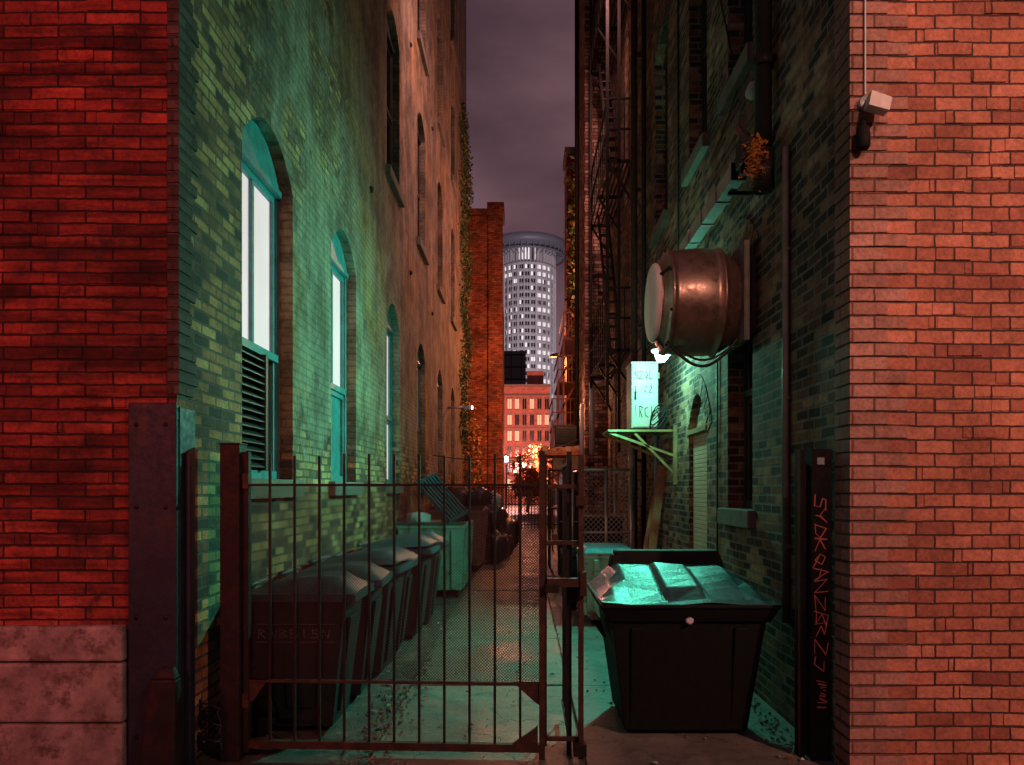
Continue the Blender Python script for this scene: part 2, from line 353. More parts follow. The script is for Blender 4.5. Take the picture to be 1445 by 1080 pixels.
# ================================================================= GROUND
g=MB(); g.face([(-400,-60,0),(400,-60,0),(400,900,0),(-400,900,0)],'asphalt'); g.build('ground')
p=MB()
def slab(x0,x1,y0,y1,z): p.box(x0,x1,y0,y1,-.05,z,'concrete')
slab(-.90,.34,2.0,4.1,.03)
y=4.12
while y<30:
    L=1.85; slab(-.90+U(-.01,.01),.34,y,y+L-.018,.03+U(-.006,.006)); slab(.358,1.78,y,y+L-.018,.026+U(-.006,.006)); y+=L
slab(.358,6,2.0,4.04,.03)
p.build('alley_pavement',bevel=.006)
sw=MB(); sw.box(-9,-.92,-2.0,3.98,-.05,.02,'concrete'); sw.box(-9,9,-60,-2.2,-.04,.006,'asphalt'); sw.build('sidewalk')
gr=MB()
for i in range(2400):
    r=R(); 
    if r<.65: x=-.95+random.gauss(0,.10); y=U(4.2,14)
    elif r<.9: x=1.72-abs(random.gauss(0,.1)); y=U(4.3,12)
    else: x=U(-1.8,1.7); y=U(4.2,14)
    sz=U(.004,.015); z=.034 if x>-.9 else .004
    a=U(0,6.28); c,s_=math.cos(a)*sz,math.sin(a)*sz
    gr.hexa([(x-c,y-s_,z),(x+s_,y-c,z),(x+c,y+s_,z),(x-s_,y+c,z)],[(x-c*.6,y-s_*.6,z+sz),(x+s_*.6,y-c*.6,z+sz),(x+c*.5,y+s_*.5,z+sz*.8),(x-s_*.5,y+c*.5,z+sz)],'sill')
gr.build('gravel')
lf=MB()
for i in range(300):
    x=random.choice([1.66-abs(random.gauss(0,.12)),-.98+random.gauss(0,.1),U(-.9,1.6)]); y=U(4.2,12); a=U(0,6.28); sz=U(.012,.030); z=.045
    c,s_=math.cos(a)*sz,math.sin(a)*sz
    lf.face([(x-c,y-s_,z),(x+s_*.6,y-c*.6,z+U(0,.02)),(x+c,y+s_,z),(x-s_*.6,y+c*.6,z+U(0,.02))],'ivy2' if R()<.9 else 'cloth')
lf.build('fallen_leaves')

# ================================================================= LEFT BUILDING
LX=-1.905
Lb=empty('brick_building')
def O(a,b,s_,p_,r,**k): d=dict(a=a,b=b,s=s_,p=p_,r=r); d.update(k); return d
g1=[O(5.02,6.12,1.66,4.02,.30),O(7.33,8.42,1.66,4.02,.30),O(10.3,11.35,1.66,4.0,.28),O(13.25,14.3,1.66,4.0,.28),O(16.3,17.3,1.66,4.0,.28),O(19.3,20.3,1.66,4.0,.28)]
g2=[O(a,b,6.05,8.25,.25) for a,b in ((10.3,11.35),(13.25,14.3),(16.3,17.3),(19.3,20.3))]
g3=[O(a,b,9.7,12.0,.25) for a,b in ((10.3,11.35),(13.25,14.3),(16.3,17.3),(19.3,20.3))]
g4=[O(a,b,13.3,15.5,.25) for a,b in ((16.3,17.3),(19.3,20.3))]
mb=MB(); wall_open(mb,LX,-1,4.08,24.4,0,19,g1+g2+g3+g4,'left_side',.17); mb.build('side_wall',Lb,fixn=False)
mb=MB(); mb.face([(-12,4.08,0),(LX,4.08,0),(LX,4.08,19),(-12,4.08,19)],'left_front'); mb.build('front_wall',Lb)
mb=MB(); mb.face([(-12,24.4,0),(LX,24.4,0),(LX,24.4,19),(-12,24.4,19)],'left_side'); mb.face([(-12,4.08,19),(LX,4.08,19),(LX,24.4,19),(-12,24.4,19)],'asphalt_roof'); mb.face([(-12,4.08,0),(-12,24.4,0),(-12,24.4,19),(-12,4.08,19)],'left_side')
mb.build('roof_and_back',Lb)
for i,o in enumerate(g1):
    window(Lb,LX,-1,o,.17,'teal','glow' if i<4 else 'glass','glass' if i in(0,) else ('teal' if i==1 else ('glow' if i==2 else 'glass')),'left_side','sill','lower_window',split=[.42,.43,.42,.45,.4,.4][i],louver=(i==0),arch=False)
for o in g2+g3+g4: window(Lb,LX,-1,o,.17,'darkwood','glass','glass','left_side','sill','upper_window',arch=False)
mb=MB(); k=0; z=2.12
while z<12:
    L=(.15,.22)[k%2]+U(-.02,.03)
    mb.box(LX-.05,LX+.014,4.07,4.08+L,z,z+.064,'dark_return'); z+=.068; k+= (1 if R()<.6 else 0)
mb.build('corner_return_bricks',Lb,bevel=.003)
mb=MB()
for i in range(170):
    r=random.randint(13,90); x=-2.26-U(0,1.6); z=r*.068+.004
    mb.box(x,x+.29,4.072+U(0,.005),4.082,z,z+.060,'left_front')
mb.build('proud_face_bricks',Lb,bevel=.004)
mb=MB()
zs=[0,.33,.66,.86]; 
for r in range(3):
    x=-2.165
    while x>-6:
        w=U(.9,1.6); mb.taper((x-w,x-.008,4.02,4.1,zs[r]+.004),(x-w+.004,x-.012,4.03+U(-.008,.008),4.1,zs[r+1]-.006),'stone'); x-=w
mb.build('stone_base',Lb,bevel=.015)
mb=MB()
mb.box(-2.155,LX+.012,4.045,4.075,0,2.07,'guard'); mb.box(LX-.02,LX+.018,4.076,4.27,0,2.05,'guard')
mb.box(LX+.018,LX+.05,4.13,4.16,.0,1.8,'guard')
for z in (.25,.9,1.5,1.95):
    for x in (-2.11,-1.95): mb.lathe((x,4.045,z),(0,-1,0),[(0,.014),(.006,.012),(.009,0)],'steel',10)
mb.build('steel_corner_guard',Lb,bevel=.006)
mb=MB()
mb.taper((-2.04,-1.84,3.9,4.04,.02),(-2.0,-1.86,3.97,4.04,.58),'steel'); mb.taper((-2.0,-1.86,3.97,4.04,.58),(-1.96,-1.89,4.0,4.04,.64),'steel'); mb.build('wheel_guard',bevel=.012)
mb=MB()
for y,z in ((12.4,5.2),(15.3,5.2),(12.4,9.0),(15.3,9.0),(9.2,5.3)):
    mb.lathe((LX,y,z),(1,0,0),[(0,.045),(.02,.04),(.035,.02),(.04,0)],'steel',14)
mb.build('iron_wall_anchors',Lb)
wl=MB(); wl.tube([(LX,18.5,3.62),(-1.5,18.5,3.62)],.03,'galv'); wl.box(-1.5,-1.28,18.42,18.58,3.56,3.66,'galv'); wl.box(-1.31,-1.275,18.40,18.44,3.57,3.65,'lampwhite'); wl.build('wall_lamp')
def sag(p,q,d,n=16):
    p=Vector(p);q=Vector(q); return [p.lerp(q,i/n)-Vector((0,0,d*4*(i/n)*(1-i/n))) for i in range(n+1)]
cb=MB(); cb.tube(sag((LX,15.5,2.3),(1.3,17,2.75),.25),.012,'cable',5); cb.build('overhead_cable')

# ================================================================= RIGHT BUILDING
RX=1.79
Rb=empty('brick_building')
rw=[O(5.84,6.55,1.42,3.42,.2),O(5.84,6.55,5.05,7.4,.2),O(7.3,8.1,5.05,7.4,.2),O(9.3,10.2,5.05,7.4,.2),O(5.84,6.55,8.6,11,.2),O(9.3,10.2,8.6,11,.2)]
rd=[O(7.3,8.1,.03,2.22,.36)]
mb=MB(); wall_open(mb,RX,1,4.08,16,0,21,rw+rd,'right_side',.2); mb.build('side_wall',Rb,fixn=False)
mb=MB(); mb.face([(RX,4.08,0),(12,4.08,0),(12,4.08,21),(RX,4.08,21)],'right_front'); mb.build('front_wall',Rb)
mb=MB(); mb.face([(RX,16,0),(12,16,0),(12,16,21),(RX,16,21)],'right_side'); mb.face([(12,4.08,0),(12,16,0),(12,16,21),(12,4.08,21)],'right_side'); mb.face([(RX,4.08,21),(12,4.08,21),(12,16,21),(RX,16,21)],'asphalt_roof'); mb.build('roof_and_back',Rb)
for o in rw: window(Rb,RX,1,o,.2,'darkwood','glass','glass','right_side','sill','window',arch=True)
mb=MB(); mb.box(RX+.05,RX+.09,7.3,8.1,.03,2.2,'planks'); mb.box(RX+.03,RX+.1,7.3,7.36,.03,2.2,'wood')
for i in range(NS):
    ya=7.3+.8*i/NS; yb=7.3+.8*(i+1)/NS; o=rd[0]
    mb.face([(RX+.06,ya,2.2),(RX+.06,yb,2.2),(RX+.06,yb,arcz(o,yb)),(RX+.06,ya,arcz(o,ya))],'right_side')
mb.box(RX-.02,RX+.06,7.28,8.12,2.18,2.23,'wood')
mb.build('boarded_door',Rb)
mb=MB()
n=19; o=rd[0]
for i in range(n):
    u0=-1.1+2.2*i/n+.008;u1=-1.1+2.2*(i+1)/n-.008
    def P(u,off):
        nx=Vector((2*o['r']*u/.4,1)).normalized(); return (7.7+.4*u+nx[0]*off, o['p']+o['r']*(1-u*u)+nx[1]*off+.004)
    q=[P(u0,0),P(u1,0),P(u1,.2),P(u0,.2)]; pr=U(.006,.012)
    mb.hexa([(RX-pr,y,z) for y,z in q],[(RX+.02,y,z) for y,z in q],'right_side')
mb.build('door_arch_bricks',Rb,bevel=.003)
mb=MB(); z=0;k=0
while z<12:
    L=(.20,.31)[k%2]; D=.19
    mb.box(RX-.010,RX+L,4.072,4.08+D,z+.003,z+.072,'quoin'); z+=.075;k+=1
mb.build('corner_quoin_bricks',Rb,bevel=.004)
mb=MB()
for i in range(220):
    r=random.randint(0,90); x=2.13+U(0,1.4); z=r*.075+.004
    mb.box(x,x+.19,4.072+U(0,.005),4.082,z,z+.066,'right_front')
mb.build('proud_face_bricks',Rb,bevel=.004)
mb=MB()
mb.tube([(1.70,5.3,14),(1.70,5.3,3.9)],.06,'iron',14); mb.tube([(1.70,5.3,4.0),(1.70,5.3,3.72)],.078,'iron',14)
for z in (4.6,6,7.5): mb.tube([(1.70,5.3,z),(1.70,5.3,z+.07)],.075,'iron',14)
for z in (4.65,6.05): mb.box(1.70,RX,5.27,5.33,z,z+.03,'iron')
mb.build('drainpipe',Rb)
mb=MB(); mb.tube([(1.765,5.02,.7),(1.765,5.02,3.9)],.026,'greypipe',10)
for z in (1.2,2.2,3.2): mb.box(1.755,RX,4.985,5.055,z,z+.025,'greypipe')
mb.build('conduit',Rb)
fx=1.03
f=MB(); C=(fx,6.1,3.12)
prof=[(0,0,'fan_cap'),(0,.29,'fan_cap'),(.012,.31,'fan_cap'),(.03,.318,'fan_cap'),(.045,.31),(.06,.31),(.065,.345),(.085,.35),(.10,.40),(.108,.422),(.125,.425),(.14,.412),(.16,.412),(.22,.42),(.30,.428),(.38,.43),(.45,.428),(.50,.42),(.505,.437),(.525,.437),(.53,.415),(.57,.40),(.61,.375),(.65,.35),(.67,.345),(.67,.33),(.74,.33)]
f.lathe(C,(1,0,0),prof,'fan',72)
f.box(1.68,1.72,5.68,6.52,2.74,3.5,'greypipe'); f.box(1.72,RX,5.76,6.44,2.82,3.42,'greypipe')
for an in range(0,360,45):
    a=math.radians(an+20); f.lathe((fx+.11,6.1+.41*math.cos(a),3.12+.41*math.sin(a)),(-1,0,0),[(0,.012),(.02,.012),(.022,0)],'steel',8)
for (a) in (0.4,2.6,4.5): f.bar((fx+.03,6.1+.3*math.cos(a),3.12+.3*math.sin(a)),(fx+.13,6.1+.42*math.cos(a),3.12+.42*math.sin(a)),.02,'steel')
f.build('exhaust_fan')
cb=MB(); cb.tube([Vector((1.12+.58*t,5.85,2.76-.22*math.sin(math.pi*t)+(.05*t))) for t in [i/18 for i in range(19)]],.013,'cable',6)
cb.tube([Vector((1.18+.5*t,5.95,2.76-.13*math.sin(math.pi*t))) for t in [i/14 for i in range(15)]],.010,'cable',6); cb.build('fan_power_cable')
cb=MB()
cb.tube(sag((1.77,9.0,9.5),(1.77,6.2,5.0),-.3),.008,'cable',5); cb.tube(sag((1.77,4.5,5.9),(1.77,7.2,4.7),.25),.007,'cable',5); cb.tube([(1.775,8.6,3.6),(1.775,8.6,12)],.012,'cable',6); cb.tube([(1.775,6.85,.1),(1.775,6.85,2.8)],.009,'cable',6)
cb.build('wall_cables')
d=MB(); d.box(1.56,1.66,5.6,7.5,3.93,4.05,'galv'); d.box(1.55,1.67,5.6,5.64,3.92,4.06,'galv')
for y in (6.05,6.55,7.05): d.box(1.552,1.668,y,y+.03,3.922,4.058,'galv')
for y in (5.85,7.3): d.bar((1.62,y,4.05),(RX,y,4.25),.03,'steel'); d.bar((1.6,y,3.92),(RX,y,3.92),.03,'steel')
d.build('cable_duct')
d=MB(); d.bar((1.60,5.45,3.9),(1.60,5.45,4.33),.05,'steel'); d.bar((1.60,5.45,4.2),(RX,5.5,4.05),.05,'steel'); d.box(1.56,1.68,5.35,5.5,3.95,4.14,'steel'); d.bar((1.55,5.45,4.25),(1.74,5.4,3.85),.035,'rust'); d.build('pipe_bracket')
d=MB()
for i in range(420):
    x=1.62+random.gauss(0,.03); y=5.22+random.gauss(0,.05); z=3.92+random.gauss(0,.07); sz=U(.012,.028)
    v=[Vector((U(-1,1),U(-1,1),U(-1,1)))*sz for _ in range(3)]; c=Vector((x,y,z)); d.face([c+v[0],c+v[1],c+v[2]],'orange_leaf')
d.build('bird_nest',fixn=False)
d=MB(); d.lathe((1.72,5.55,4.62),(-.2,-.2,-1),[(0,.02),(.01,.045),(.07,.06),(.09,.062),(.09,0)],'white',16); d.tube([(RX,5.55,4.7),(1.72,5.55,4.68)],.014,'galv'); d.tube(sag((1.75,5.5,4.68),(1.76,4.3,5.6),.08),.006,'cable',5); d.build('wall_lamp')
d=MB()
d.box(1.27,1.58,8.8,9.25,2.32,3.08,'white'); d.box(1.285,1.565,8.785,8.8,2.335,3.065,'white'); d.box(1.26,1.59,8.78,9.27,3.08,3.10,'white')
for z in (2.5,2.9): d.box(1.575,1.592,8.77,8.80,z,z+.07,'galv')
d.box(1.30,1.32,8.775,8.79,2.65,2.75,'steel')
def stroke(mb,pts,w,mat,pos=0,jit=0):
    if jit: pts=[(a+U(-jit,jit),b+U(-jit,jit)) for a,b in pts]
    for a,b in zip(pts[:-1],pts[1:]):
        a=Vector(a);b=Vector(b); dd=(b-a); 
        if dd.length<1e-5: continue
        ww=w*U(.6,1.3) if jit else w
        nrm=Vector((-dd.y,dd.x)).normalized()*ww/2; e=dd.normalized()*ww*.3; a=a-e;b=b+e
        q=[a-nrm,b-nrm*.8,b+nrm*.8,a+nrm]; mb.face([(u.x,pos-U(0,.0006),u.y) for u in q],mat)
gl={'2':[(0,.9),(.5,1),(.6,.7),(0,0),(.7,0)],'0':[(.1,.5),(.3,1),(.6,.6),(.4,0),(.1,.5)],'L':[(0,1),(0,0),(.6,.1)],'I':[(.3,1),(.3,0)],'C':[(.6,.9),(.1,.8),(0,.2),(.6,0)],'R':[(0,0),(0,1),(.6,.8),(.1,.5),(.6,0)],'S':[(.7,.9),(.1,.9),(.1,.55),(.6,.45),(.6,.05),(0,0)],'Y':[(0,1),(.35,.5),(.7,1),(.35,.5),(.3,0)],'D':[(0,0),(0,1),(.6,.6),(.5,.1),(0,0)],'K':[(0,0),(0,1),(0,.5),(.6,1),(0,.5),(.7,0)],'Q':[(.1,.5),(.3,1),(.7,.6),(.4,0),(.1,.5),(.4,.3),(.8,-.1)],'A':[(0,0),(.35,1),(.7,0),(.55,.4),(.1,.4)],'N':[(0,0),(.05,1),(.6,0),(.7,1)],'B':[(0,0),(0,1),(.6,.8),(.1,.5),(.7,.2),(0,0)],'Z':[(0,1),(.7,1),(0,0),(.8,0)],'J':[(.2,1),(.7,1),(.6,0),(.1,.1)]}
def text(mb,txt,x,z,w,h,lw,pos,mat,vert=False,jit=0):
    for i,ch in enumerate(txt):
        if ch==' ': continue
        if vert:
            sk=U(-.3,.3) if jit else 0; ww=w*(U(.85,1.25) if jit else 1)
            stroke(mb,[(x+v*ww+ (U(-.1,.1)*w if jit else 0),z-i*h-u*h*1.25+sk*v*h) for u,v in gl[ch]],lw,mat,pos=pos,jit=jit)
        else: stroke(mb,[(x+i*w+u*w,z+v*h) for u,v in gl[ch]],lw,mat,pos=pos,jit=jit)
text(d,'S20L',1.30,2.90,.058,.09,.010,8.782,'black_ink',jit=.006); text(d,'LIC2',1.31,2.74,.055,.08,.009,8.782,'black_ink',jit=.006); text(d,'IRCI',1.30,2.45,.06,.13,.009,8.782,'black_ink',jit=.008)
d.build('utility_box')
d=MB()
d.box(.98,1.74,8.72,9.35,2.27,2.295,'yellow'); d.bar((1.0,8.75,2.26),(RX,8.75,1.98),.028,'yellow'); d.bar((1.3,8.75,2.25),(RX,8.75,1.75),.028,'yellow'); d.bar((1.0,9.3,2.27),(RX,9.3,1.95),.03,'yellow'); d.box(RX-.04,RX,8.72,8.77,1.65,2.35,'yellow')
d.build('bracket_shelf')
d=MB(); d.box(1.64,1.70,8.9,9.1,2.32,2.55,'steel'); 
for k in range(4): d.tube([Vector((1.58+.1*math.cos(a+k),8.72+.02*k,2.5+.1*math.sin(a*1.3+k)-.05*k)) for a in [i*.35 for i in range(16)]],.007,'cable',5)
d.build('coiled_cable')
lamp=MB(); lamp.tube([(RX,8.35,3.42),(1.60,8.35,3.42),(1.57,8.35,3.22)],.018,'galv'); lamp.lathe((1.56,8.35,3.24),(-.25,-.12,-1),[(0,.03),(.03,.06),(.10,.11),(.12,.115)],'galv',20); lamp.lathe((1.55,8.35,3.13),(-.25,-.12,-1),[(-.02,0),(-.02,.085),(.05,.075),(.10,.045),(.12,0)],'lampgreen',20); lamp.build('wall_lamp')
d=MB(); d.tube([(1.62,11.0,0),(1.62,11.0,16)],.05,'rust',10); d.tube([(1.70,10.6,0),(1.70,10.6,16)],.035,'steel',10)
for z in (2,4,6,8,10): d.box(1.6,RX,10.97,11.03,z,z+.04,'rust')
d.build('standpipe',Rb)
d=MB(); d.tube([(1.72,9.7,0),(1.72,9.7,3.2),(1.72,9.6,3.3),(1.72,8.9,3.3)],.03,'galv',8); d.tube([(1.5,10.4,0.0),(1.5,10.4,2.2)],.045,'galv',10); d.build('conduit',Rb)
d=MB(); d.bar((1.50,9.3,.03),(1.76,9.5,1.9),.10,'wood',.03); d.bar((1.42,9.5,.03),(1.7,9.6,1.5),.10,'wood',.03); d.box(1.45,1.75,8.3,8.5,.03,.5,'card'); d.build('leaning_planks')
d=MB(); d.tube([(1.86,4.062,8),(1.86,4.062,3.75)],.006,'white',6)
d.lathe((1.86,4.07,3.70),(0,-1,0),[(0,.04),(.03,.04),(.035,0)],'galv',16)
c=Vector((1.88,3.98,3.66)); 
d.hexa([c+Vector(v) for v in ((-.06,-.05,-.03),(.05,-.05,-.06),(.06,.04,-.05),(-.05,.04,-.02))],[c+Vector(v) for v in ((-.045,-.05,.05),(.065,-.05,.01),(.07,.04,.02),(-.03,.04,.06))],'white')
d.build('security_light',bevel=.006)
d=MB(); d.lathe((1.83,4.02,3.6),(0,0,-1),[(0,0),(0,.015),(.04,.016),(.05,.03),(.09,.037),(.15,.037),(.165,.028),(.17,0)],'plastic_bk',16); d.build('motion_sensor')
# ================================================================= FIRE ESCAPE
fe=MB()
for lev in range(5):
    z=3.9+3.1*lev; x0,x1=1.36,1.78; y0,y1=12.2,15.2
    for i in range(7): fe.bar((x0+(x1-x0)*i/6,y0,z),(x0+(x1-x0)*i/6,y1,z),.025,'iron')
    for y in (y0,(y0+y1)/2,y1): fe.bar((x0,y,z-.03),(x1,y,z-.03),.05,'iron'); fe.bar((x0,y,z-.03),(x1,y,z-.7),.035,'iron')
    for hz in (.5,1.0):
        fe.bar((x0,y0,z+hz),(x0,y1,z+hz),.03,'iron'); fe.bar((x0,y0,z+hz),(x1,y0,z+hz),.03,'iron')
    for i in range(9): yy=y0+(y1-y0)*i/8; fe.bar((x0,yy,z),(x0,yy,z+1),.018,'iron')
    for i in range(4): xx=x0+(x1-x0)*i/3; fe.bar((xx,y0,z),(xx,y0,z+1),.018,'iron')
    if lev<4:
        for xx in (1.46,1.64): fe.bar((xx,12.6,z),(xx,14.7,z+3.1),.045,'iron')
        for i in range(12): t=i/12; fe.box(1.46,1.64,12.55+2.1*t,12.7+2.1*t,z+3.1*t,z+3.1*t+.02,'iron')
for (x,y) in ((1.36,12.2),(1.36,15.2),(1.55,12.2)): fe.bar((x,y,2.2 if x>1.4 else 3.0),(x,y,17),.05,'iron')
fe.build('fire_escape')

# ================================================================= MID RIGHT BUILDINGS
M2=empty('brick_building')
mb=MB(); mb.box(1.31,10,16.05,18.3,0,24,'tan_far'); mb.box(1.66,10,18.3,23.9,0,15.5,'tan_far'); mb.box(1.27,1.31,16.0,18.3,14.5,14.8,'sill'); mb.box(1.27,1.31,16.0,18.3,19.5,19.7,'sill')
for i in range(60):
    z=.4+i*.38; mb.box(1.295,1.40 if i%2 else 1.34,16.03,16.06,z,z+.19,'tan_far')
mb.build('walls',M2)
mb=MB(); mb.box(1.2,10.05,16.0,18.35,24,24.3,'sill'); mb.tube([(1.26,17.9,0),(1.26,17.9,22)],.05,'steel',8); mb.build('cornice_and_pipe',M2)
M3=empty('brick_building')
mb=MB(); mb.box(1.36,10,24,25.2,0,12.4,'red_far'); mb.build('walls',M3); mb=MB(); mb.box(1.30,10.05,23.93,25.27,12.4,12.6,'sill'); mb.box(1.33,10.05,23.96,25.2,11.9,12.0,'sill'); mb.build('cornice',M3)
d=MB(); d.tube([(1.38,15.2,2.3),(1.38,15.2,3.6),(1.38,15.3,3.75),(1.6,15.5,3.8),(1.78,15.5,3.8)],.06,'white',10); d.tube([(1.22,15.8,1.6),(1.22,15.8,3.3),(1.24,16,3.4)],.045,'white',10); d.build('vent_pipe')
d=MB(); d.box(.70,1.2,17,17.5,2.62,3.05,'plastic_bk'); d.box(.72,1.18,16.985,17.0,2.65,3.02,'steel')
for i in range(8): d.box(.74,1.16,16.97,16.985,2.68+i*.04,2.69+i*.04,'iron')
d.bar((.75,17.2,2.6),(1.31,17.2,2.25),.04,'steel'); d.box(.68,1.31,17.0,17.5,2.58,2.62,'steel'); d.build('air_conditioner')
d=MB(); d.box(.32,1.31,16.6,18.2,2.35,2.45,'orange_tint')
for i in range(120):
    x,y=U(.35,1.25),U(16.6,16.95); s_=U(.03,.07); d.box(x,x+s_*1.6,y,y+s_,2.45,2.45+s_*U(.5,1.8),random.choice(['red_far','orange_tint','card']))
for x in (.36,1.26): d.bar((x,16.7,0),(x,16.7,2.35),.05,'rust')
d.bar((.36,16.65,2.2),(1.26,16.65,2.2),.04,'rust'); d.bar((.36,16.65,1.7),(1.26,16.65,2.2),.03,'rust'); d.build('loading_canopy')
fe=MB()
for lev in range(3):
    z=3.2+1.1*lev; x0=.72+.14*lev
    fe.box(x0,1.66,19.0,21.5,z,z+.04,'orange_tint')
    for hz in (.35,.7): fe.bar((x0,19.0,z+hz),(1.4,19.0,z+hz),.03,'orange_tint'); fe.bar((x0,19.0,z+hz),(x0,21.5,z+hz),.03,'orange_tint')
    for i in range(7): xx=x0+(1.4-x0)*i/6; fe.bar((xx,19.0,z),(xx,19.0,z+.7),.02,'orange_tint')
    fe.bar((x0,19.0,z),(x0+.6,19.0,z+1.1),.05,'orange_tint'); fe.bar((x0,19.0,0),(x0,19.0,z),.05,'orange_tint')
fe.build('iron_staircase')

def chain(mb,x0,x1,y,z0,z1,p_=.07,w=.005,mat='galv'):
    H=z1-z0;W=x1-x0; n=int((W+H)/p_)+1
    for i in range(n):
        c=i*p_
        a=(max(0,c-H),min(H,c)); b=(min(W,c),max(0,c-W))
        for sgn in (0,1):
            P=[(x0+ (u if not sgn else W-u), y, z0+v) for u,v in (a,b)]
            if (Vector(P[0])-Vector(P[1])).length>.01: mb.bar(P[0],P[1],w,mat)
d=MB(); chain(d,.78,1.46,10.2,.05,1.85)
for x in (.78,1.12,1.46): d.tube([(x,10.2,0),(x,10.2,1.9)],.022,'galv',8)
for z in (.06,1.0,1.86): d.tube([(.78,10.2,z),(1.46,10.2,z)],.018,'galv',8)
for x in (.78,1.46): d.tube([(x,12,0),(x,12,1.9)],.022,'galv',8); d.tube([(x,10.2,1.86),(x,12,1.86)],.018,'galv',8)
d.build('chain_link_cage')
d=MB(); d.box(.86,1.40,10.6,11.6,0,1.15,'plastic_bk'); d.box(.84,1.42,10.58,11.62,1.15,1.2,'steel')
for i in range(10): d.box(.89,1.37,10.58,10.6,.15+i*.095,.19+i*.095,'steel')
d.build('condenser_unit')
d=MB(); d.box(.62,.98,13.4,13.9,0,1.55,'steel'); d.box(.60,1.0,13.38,13.92,1.55,1.6,'rust')
for z in (.5,1.0): d.box(.64,.96,13.385,13.4,z,z+.02,'galv')
d.build('electrical_cabinet',bevel=.01)
d=MB()
for x in (.5,1.1):
    for yy in (14.6,15.2): d.bar((x,yy,0),(x,yy,2.0),.04,'rust')
for z in (.5,1.2,1.95): d.box(.5,1.1,14.6,15.2,z,z+.03,'rust')
for (x,z) in ((.55,.53),(.8,1.23),(.58,1.98),(.85,1.98)): d.box(x,x+U(.15,.25),14.7,15.0,z,z+U(.15,.28),random.choice(['card','plastic_bk','card']))
d.build('storage_rack')
d=MB()
for i in range(26): x=-1.9+3.2*i/25; d.bar((x,29,0),(x,29,1.8),.03,'steel')
for z in (.2,1.0,1.65): d.bar((-1.9,29,z),(1.3,29,z),.04,'steel')
d.build('picket_fence')

# ================================================================= FAR BUILDINGS
F=empty('brick_building')
mb=MB(); mb.box(-9,-.90,30,31,0,12.6,'red_far'); mb.box(-9,-1.25,31,46,0,12.3,'red_far'); mb.box(-1.45,-.87,29.9,30,0,12.6,'red_far'); mb.build('walls',F)
mb=MB(); mb.box(-9.05,-.82,29.85,31.1,12.6,12.85,'red_far'); mb.box(-1.5,-.82,29.82,31.1,12.85,13.1,'red_far'); mb.build('parapet',F)
B=empty('office_building')
mb=MB(); mb.box(-14,2.75,80,95,0,12.6,'pink_far'); mb.box(.3,2.1,82,93,12.6,14.6,'pink_far'); mb.build('walls',B)
mb=MB()
for r in range(6):
    for c in range(15):
        x=-9+c*.80; z=1.6+r*1.72
        mb.box(x,x+.42,79.93,79.98,z,z+1.05,'winwarm' if R()<.16 else ('winlit' if R()<.06 else 'glass')); mb.box(x-.05,x+.47,79.88,79.98,z-.14,z-.02,'sill'); mb.box(x-.05,x+.47,79.9,79.98,z+1.06,z+1.16,'sill'); mb.box(x+.19,x+.23,79.91,79.93,z,z+1.05,'sill')
for z in (4.6,8.1,11.6): mb.box(-14,2.8,79.8,80,z,z+.12,'sill')
mb.box(-14,2.85,79.7,80,12.6,12.8,'sill'); mb.build('windows',B)
B=empty('office_building')
mb=MB(); mb.box(-20,.2,110,125,0,22,'glass'); 
for i in range(12): mb.box(-20,.22,109.9,110,1.5+i*1.8,1.7+i*1.8,'steel')
for i in range(14): mb.box(-20+i*1.5,-19.9+i*1.5,109.85,109.9,0,22,'steel')
mb.build('glass_block',B)
T=empty('skyscraper'); TX,TY,TR=1.5,400,15.2
mb=MB()
mb.lathe((TX,TY,0),(0,0,1),[(0,TR-.5),(118,TR-.5),(118,TR),(119.5,TR),(119.5,TR-2),(131,TR-2),(131,0)],'tower',72)
fh=3.7; z=118.5-fh; k=0; NB=15
while z>20:
    for c in range(NB):
        base=math.pi+math.pi*c/NB; step=math.pi/NB
        for hf in (0,1):
            a0=base+step*(.14+.40*hf); a1=base+step*(.14+.40*hf+.30)
            pl=.17 if k>1 else .5
            lit = R()<pl or (c in (9,10,11) and k%2==0 and R()<.8)
            rr=TR-.42
            P=lambda a,zz:(TX+rr*math.cos(a),TY+rr*math.sin(a),zz)
            mb.face([P(a0,z+1.1),P(a1,z+1.1),P(a1,z+fh-.6),P(a0,z+fh-.6)],'winlit' if lit else 'glass')
    mb.lathe((TX,TY,z),(0,0,1),[(0,TR-.5),(0,TR-.15),(.7,TR-.15),(.7,TR-.5)],'tower',72)
    z-=fh;k+=1
for c in range(NB+1):
    a=math.pi+math.pi*c/NB; w=.32 if c%3 else .6
    ct=Vector((math.cos(a),math.sin(a),0)); tn=Vector((-math.sin(a),math.cos(a),0)); o=Vector((TX,TY,0))
    i0=o+ct*(TR-.5); i1=o+ct*(TR+.35); 
    b_=[i0-tn*w,i1-tn*w,i1+tn*w,i0+tn*w]; mb.hexa([v+Vector((0,0,10)) for v in b_],[v+Vector((0,0,119)) for v in b_],'tower')
for c in range(26):
    a0=math.pi+math.pi*c/26; ct=Vector((math.cos(a0),math.sin(a0),0)); tn=Vector((-math.sin(a0),math.cos(a0),0)); o=Vector((TX,TY,0))
    i0=o+ct*(TR-2.2); i1=o+ct*(TR+.2); b_=[i0-tn*.3,i1-tn*.3,i1+tn*.3,i0+tn*.3]; mb.hexa([v+Vector((0,0,119.5)) for v in b_],[v+Vector((0,0,130)) for v in b_],'tower')
    a1=a0+math.pi/26*.7; rr=TR-1.9
    mb.face([(TX+rr*math.cos(a),TY+rr*math.sin(a),zz) for a,zz in ((a0+.03,121),(a1,121),(a1,128),(a0+.03,128))],'winlit' if R()<.7 else 'glass')
mb.build('shaft',T,fixn=False)
